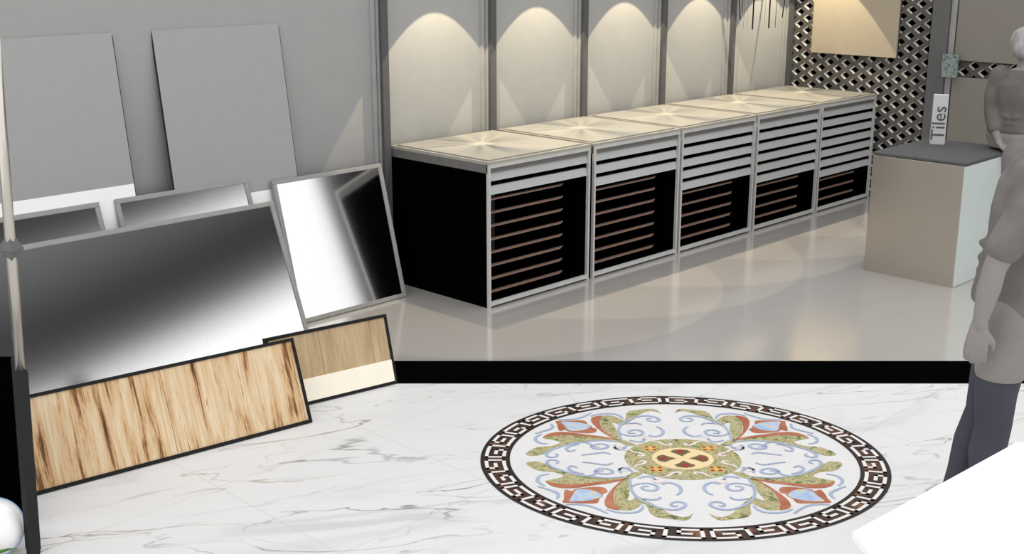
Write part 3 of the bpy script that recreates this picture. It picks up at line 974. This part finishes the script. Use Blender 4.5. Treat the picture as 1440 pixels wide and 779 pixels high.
def flesh(name, bm, m, parent, voxel=0.008, it=4, cut=()):
    """weld the overlapping volumes into one continuous surface and relax it"""
    bmesh.ops.recalc_face_normals(bm, faces=bm.faces[:])
    o = obj('tmp', bm, m)
    r = o.modifiers.new('r', 'REMESH')
    r.mode = 'VOXEL'
    r.voxel_size = voxel
    k = o.modifiers.new('s', 'SMOOTH')
    k.factor = 0.5
    k.iterations = it
    dg = bpy.context.evaluated_depsgraph_get()
    dg.update()
    me = bpy.data.meshes.new_from_object(o.evaluated_get(dg))
    bpy.data.objects.remove(o)
    me.name = name
    if cut:
        bm = B()
        bm.from_mesh(me)
        for co, no in cut:
            bmesh.ops.bisect_plane(bm, geom=bm.verts[:] + bm.edges[:] + bm.faces[:], plane_co=co, plane_no=no, clear_outer=True)
        bm.to_mesh(me)
        bm.free()
    me.materials.clear()
    me.materials.append(m)
    for p in me.polygons:
        p.use_smooth = True
    o = bpy.data.objects.new(name, me)
    COL.objects.link(o)
    o.parent = parent
    return o

def hand(bm, wrist, palm, dirv, side, curl, L=0.075):
    """palm, four fingers of unequal length with knuckle bends, thumb leaving the side of the palm"""
    d, s, c = Vector(dirv).normalized(), Vector(side).normalized(), Vector(curl).normalized()
    w_, p = Vector(wrist), Vector(palm)
    for off in (-0.024, -0.008, 0.008, 0.024):
        cap(bm, w_ + s * off * 0.5, p + s * off + d * 0.026, 0.0145, 0.0115, 12, 4)
    for off, ln in ((-0.026, 0.80), (-0.009, 0.95), (0.009, 1.0), (0.027, 0.90)):
        a = p + s * off + d * 0.030
        b = a + d * L * ln * 0.44 + c * 0.006 + s * off * 0.10
        e = b + d * L * ln * 0.32 + c * 0.015
        g = e + d * L * ln * 0.20 + c * 0.016
        chain(bm, [(*a, 0.0098), (*b, 0.0088), (*e, 0.0080), (*g, 0.0068)])
    a = p + s * 0.022 - d * 0.012
    b = p + s * 0.044 + d * 0.014 + c * 0.012
    e = b + s * 0.004 + d * 0.030 + c * 0.012
    chain(bm, [(*a, 0.0145), (*b, 0.0115), (*e, 0.0085)])

def head(bm, c, fwd, k=1.0):
    """skull, jaw, brow, nose, lips, ears; fwd is where the face looks"""
    f = Vector(fwd).normalized()
    s = Vector((-f.y, f.x, 0))
    rot = Matrix((( f.x, s.x, 0, 0), (f.y, s.y, 0, 0), (0, 0, 1, 0), (0, 0, 0, 1)))
    c = Vector(c)
    P = lambda a, b, z: c + f * a * k + s * b * k + Vector((0, 0, z * k))
    ball(bm, P(-0.008, 0, 0.03), (0.093 * k, 0.074 * k, 0.082 * k), rot)
    ball(bm, P(0.022, 0, -0.03), (0.064 * k, 0.058 * k, 0.080 * k), rot)
    ball(bm, P(0.052, 0, -0.085), (0.026 * k, 0.028 * k, 0.022 * k), rot)
    cap(bm, P(0.078, 0, 0.008), P(0.100, 0, -0.030), 0.007 * k, 0.012 * k, 12, 4)
    cap(bm, P(0.068, -0.03, 0.018), P(0.068, 0.03, 0.018), 0.012 * k, 0.012 * k, 12, 4)
    cap(bm, P(0.074, -0.016, -0.056), P(0.074, 0.016, -0.056), 0.009 * k, 0.009 * k, 12, 4)
    cap(bm, P(0.071, -0.013, -0.068), P(0.071, 0.013, -0.068), 0.009 * k, 0.009 * k, 12, 4)
    for e in (-1, 1):
        ball(bm, P(-0.004, e * 0.076, -0.018), (0.018 * k, 0.009 * k, 0.030 * k), rot)

# walking person (local x = to the right in the view, y = away)
pB = thing('person', 'person in grey tee, pale shorts and charcoal leggings walking away behind the white table', 'person', tuple(R * 1.62 + F * 3.83), (0, 0, AZ - math.pi / 2))
SIDE = (0, 1, 0)
TR = [(0.03, 0, 0.80, 0.145, 0.088), (0.034, 0, 0.87, 0.165, 0.102), (0.045, 0, 0.97, 0.145, 0.098), (0.06, 0, 1.05, 0.138, 0.098), (0.08, 0, 1.16, 0.158, 0.115), (0.092, 0, 1.25, 0.165, 0.108), (0.098, 0, 1.32, 0.13, 0.080), (0.105, 0, 1.36, 0.06, 0.055)]
ARM_N = [(0.045, -0.165, 1.305, 0.056), (-0.03, -0.185, 1.20, 0.048), (-0.088, -0.185, 1.09, 0.041), (-0.112, -0.18, 1.016, 0.036), (-0.122, -0.18, 0.955, 0.037), (-0.132, -0.18, 0.89, 0.029), (-0.139, -0.18, 0.838, 0.0225)]
ARM_F = [(0.09, 0.165, 1.305, 0.056), (0.105, 0.20, 1.17, 0.047), (0.12, 0.205, 1.03, 0.036), (0.18, 0.20, 0.93, 0.034), (0.235, 0.185, 0.83, 0.0225)]
LEG_N = [(0.015, -0.075, 0.83, 0.095), (-0.012, -0.08, 0.70, 0.074), (-0.018, -0.075, 0.57, 0.063), (-0.012, -0.07, 0.46, 0.054), (-0.022, -0.065, 0.34, 0.055), (-0.012, -0.06, 0.20, 0.042), (0.0, -0.06, 0.075, 0.034)]
LEG_F = [(0.05, 0.075, 0.83, 0.088), (0.035, 0.075, 0.69, 0.072), (0.018, 0.07, 0.56, 0.062), (0.0, 0.06, 0.45, 0.051), (-0.032, 0.06, 0.34, 0.050), (-0.055, 0.06, 0.225, 0.039), (-0.080, 0.06, 0.115, 0.033)]
HB = (0.185, 0, 1.505)
bm = B()
loft(bm, TR, SIDE)
chain(bm, [(0.105, 0, 1.33, 0.052), (0.125, 0, 1.40, 0.046), (0.165, 0, 1.46, 0.048)])
head(bm, HB, (1, 0, 0), 0.98)
chain(bm, ARM_N); chain(bm, ARM_F); chain(bm, LEG_N); chain(bm, LEG_F)
hand(bm, ARM_N[-1][:3], (-0.143, -0.18, 0.795), (-0.04, 0, -1), (1, -0.35, 0), (0.3, 0.55, 0))
hand(bm, ARM_F[-1][:3], (0.255, 0.183, 0.792), (0.35, -0.05, -1), (0.5, 0.8, 0), (0.3, -0.6, 0))
chain(bm, [(-0.02, -0.06, 0.045, 0.036), (0.05, -0.065, 0.045, 0.034), (0.12, -0.075, 0.026, 0.030), (0.17, -0.08, 0.020, 0.020)])
chain(bm, [(-0.090, 0.06, 0.085, 0.034), (-0.025, 0.06, 0.048, 0.032), (0.025, 0.058, 0.026, 0.027), (0.075, 0.055, 0.022, 0.020)])
flesh('body', bm, M['skin'], pB, 0.005, 3)
def grow(L, g):
    return [(*p[:3], p[3] + g) for p in L]
# tee shirt: loose trunk with hem and short sleeves
bm = B()
loft(bm, [(x, y, z, a + 0.016, b + 0.020) for x, y, z, a, b in [(0.034, 0, 0.845, 0.165, 0.100)] + TR[1:7]] + [(0.104, 0, 1.352, 0.078, 0.070)], SIDE)
chain(bm, grow(ARM_N[:3], 0.016)); chain(bm, grow(ARM_F[:2], 0.016))
# hanging folds round the waist
for i, (z, tl) in enumerate(((0.90, 0.03), (0.945, -0.03), (0.99, 0.03), (1.04, -0.02))):
    for sgn in (-1, 1):
        chain(bm, [(0.045 - 0.10, sgn * 0.075, z, 0.014), (0.045, sgn * 0.160, z + tl, 0.012), (0.045 + 0.09, sgn * 0.09, z + tl * 1.6, 0.012)])
flesh('tee_shirt', bm, M['shirt'], pB, 0.008, 3)
bm = B()
loft(bm, [(x, y, z, a + 0.008, b + 0.008) for x, y, z, a, b in TR[:3]], SIDE)
for Lg in (LEG_N, LEG_F):
    g = grow(Lg[:2], 0.008)
    p, q = Lg[1], Lg[2]
    g.append((p[0] * 0.65 + q[0] * 0.35, p[1], p[2] * 0.65 + q[2] * 0.35, 0.082))
    chain(bm, g)
flesh('shorts', bm, M['shorts'], pB, 0.008, 3, cut=(((0, 0, 0.625), (0, 0, -1)),))
for Lg in (LEG_N, LEG_F):
    bm = B()
    chain(bm, grow(Lg[1:], 0.005))
    flesh('legging', bm, M['leggings'], pB, 0.008, 3)
bm = B()
ball(bm, (0.172, 0, 1.545), (0.098, 0.085, 0.082))
ball(bm, (0.135, 0, 1.50), (0.062, 0.080, 0.085))
ball(bm, (0.075, 0, 1.555), (0.034, 0.034, 0.034))
flesh('hair', bm, M['hair'], pB, 0.008, 3)

# seated person on the box, facing away and to the right
pA = thing('person', 'person in drab shirt seated on the grey box, seen from behind, hand resting on it', 'person', (7.5, 3.0, 0.757), (0, 0, AZ - math.pi / 2))
kx, kf = 0.697, 0.717
SIDE = (kf, -kx, 0)
TR = [(0.05, 0, 0.012, 0.150, 0.110), (0.05, 0, 0.09, 0.165, 0.120), (0.052, 0.0, 0.20, 0.132, 0.095), (0.058, 0.012, 0.30, 0.145, 0.105), (0.066, 0.024, 0.40, 0.165, 0.105), (0.072, 0.032, 0.465, 0.13, 0.080), (0.075, 0.036, 0.50, 0.06, 0.055)]
ARM_L = [(-0.035, 0.115, 0.445, 0.054), (-0.072, 0.10, 0.33, 0.045), (-0.088, 0.06, 0.225, 0.036), (-0.085, 0.0, 0.14, 0.034), (-0.072, -0.06, 0.055, 0.023)]
ARM_R = [(0.175, -0.075, 0.445, 0.054), (0.225, -0.08, 0.33, 0.045), (0.25, -0.04, 0.235, 0.036), (0.29, 0.07, 0.205, 0.031), (0.32, 0.15, 0.185, 0.023)]
LEG_L = [(0.0, 0.08, 0.092, 0.090), (0.0 + 0.2 * kx, 0.08 + 0.2 * kf, 0.085, 0.076), (0.0 + 0.42 * kx, 0.08 + 0.42 * kf, 0.070, 0.056), (0.0 + 0.43 * kx, 0.08 + 0.43 * kf, -0.07, 0.053), (0.0 + 0.43 * kx, 0.08 + 0.43 * kf, -0.30, 0.034)]
LEG_R = [(x + 0.14, y - 0.135, z, r) for x, y, z, r in LEG_L]
bm = B()
loft(bm, TR, SIDE)
chain(bm, [(0.074, 0.035, 0.48, 0.050), (0.082, 0.043, 0.55, 0.045)])
head(bm, (0.078, 0.052, 0.640), (kx, kf, 0), 0.95)
for Lm in (ARM_L, ARM_R, LEG_L, LEG_R):
    chain(bm, Lm)
hand(bm, ARM_L[-1][:3], (-0.062, -0.085, 0.028), (0.4, -0.75, -0.10), (0.8, 0.5, 0), (0, 0, -0.30), L=0.07)
hand(bm, ARM_R[-1][:3], (0.345, 0.19, 0.172), (0.6, 0.75, -0.1), (-0.8, 0.5, 0), (0, 0, -0.4), L=0.07)
for Lm in (LEG_L, LEG_R):
    x, y, z, r = Lm[-1]
    chain(bm, [(x - 0.02 * kx, y - 0.02 * kf, z - 0.03, 0.036), (x + 0.07 * kx, y + 0.07 * kf, z - 0.05, 0.032), (x + 0.17 * kx, y + 0.17 * kf, z - 0.065, 0.020)])
flesh('body', bm, M['skin'], pA, 0.005, 3)
bm = B()
loft(bm, [(x, y, z, a + 0.016, b + 0.018) for x, y, z, a, b in [(0.05, 0, 0.115, 0.155, 0.112)] + TR[2:6]] + [(0.075, 0.036, 0.49, 0.076, 0.068)], SIDE)
chain(bm, grow(ARM_L[:4], 0.013)); chain(bm, grow(ARM_R[:4], 0.013))
for z, tl in ((0.14, 0.02), (0.175, -0.02), (0.21, 0.02)):
    for e in (-1, 1):
        chain(bm, [(0.052 - 0.115 * kx + e * 0.02 * kf, -0.115 * kf - e * 0.02 * kx, z, 0.012), (0.052 - 0.07 * kx + e * 0.10 * kf, -0.07 * kf - e * 0.10 * kx, z + tl, 0.012), (0.052 + e * 0.148 * kf, -e * 0.148 * kx, z + tl * 1.5, 0.010)])
flesh('shirt', bm, M['shirt2'], pA, 0.008, 3)
bm = B()
loft(bm, [(x, y, z + 0.002, a + 0.010, b + 0.010) for x, y, z, a, b in TR[:2]] + [(0.05, 0, 0.14, 0.155, 0.113)], SIDE)
chain(bm, grow(LEG_L, 0.010)); chain(bm, grow(LEG_R, 0.010))
flesh('trousers', bm, M['shorts'], pA, 0.008, 3)
bm = B()
ball(bm, (0.066, 0.040, 0.672), (0.090, 0.088, 0.082))
ball(bm, (0.044, 0.018, 0.625), (0.064, 0.068, 0.075))
flesh('hair', bm, M['hair'], pA, 0.008, 3)
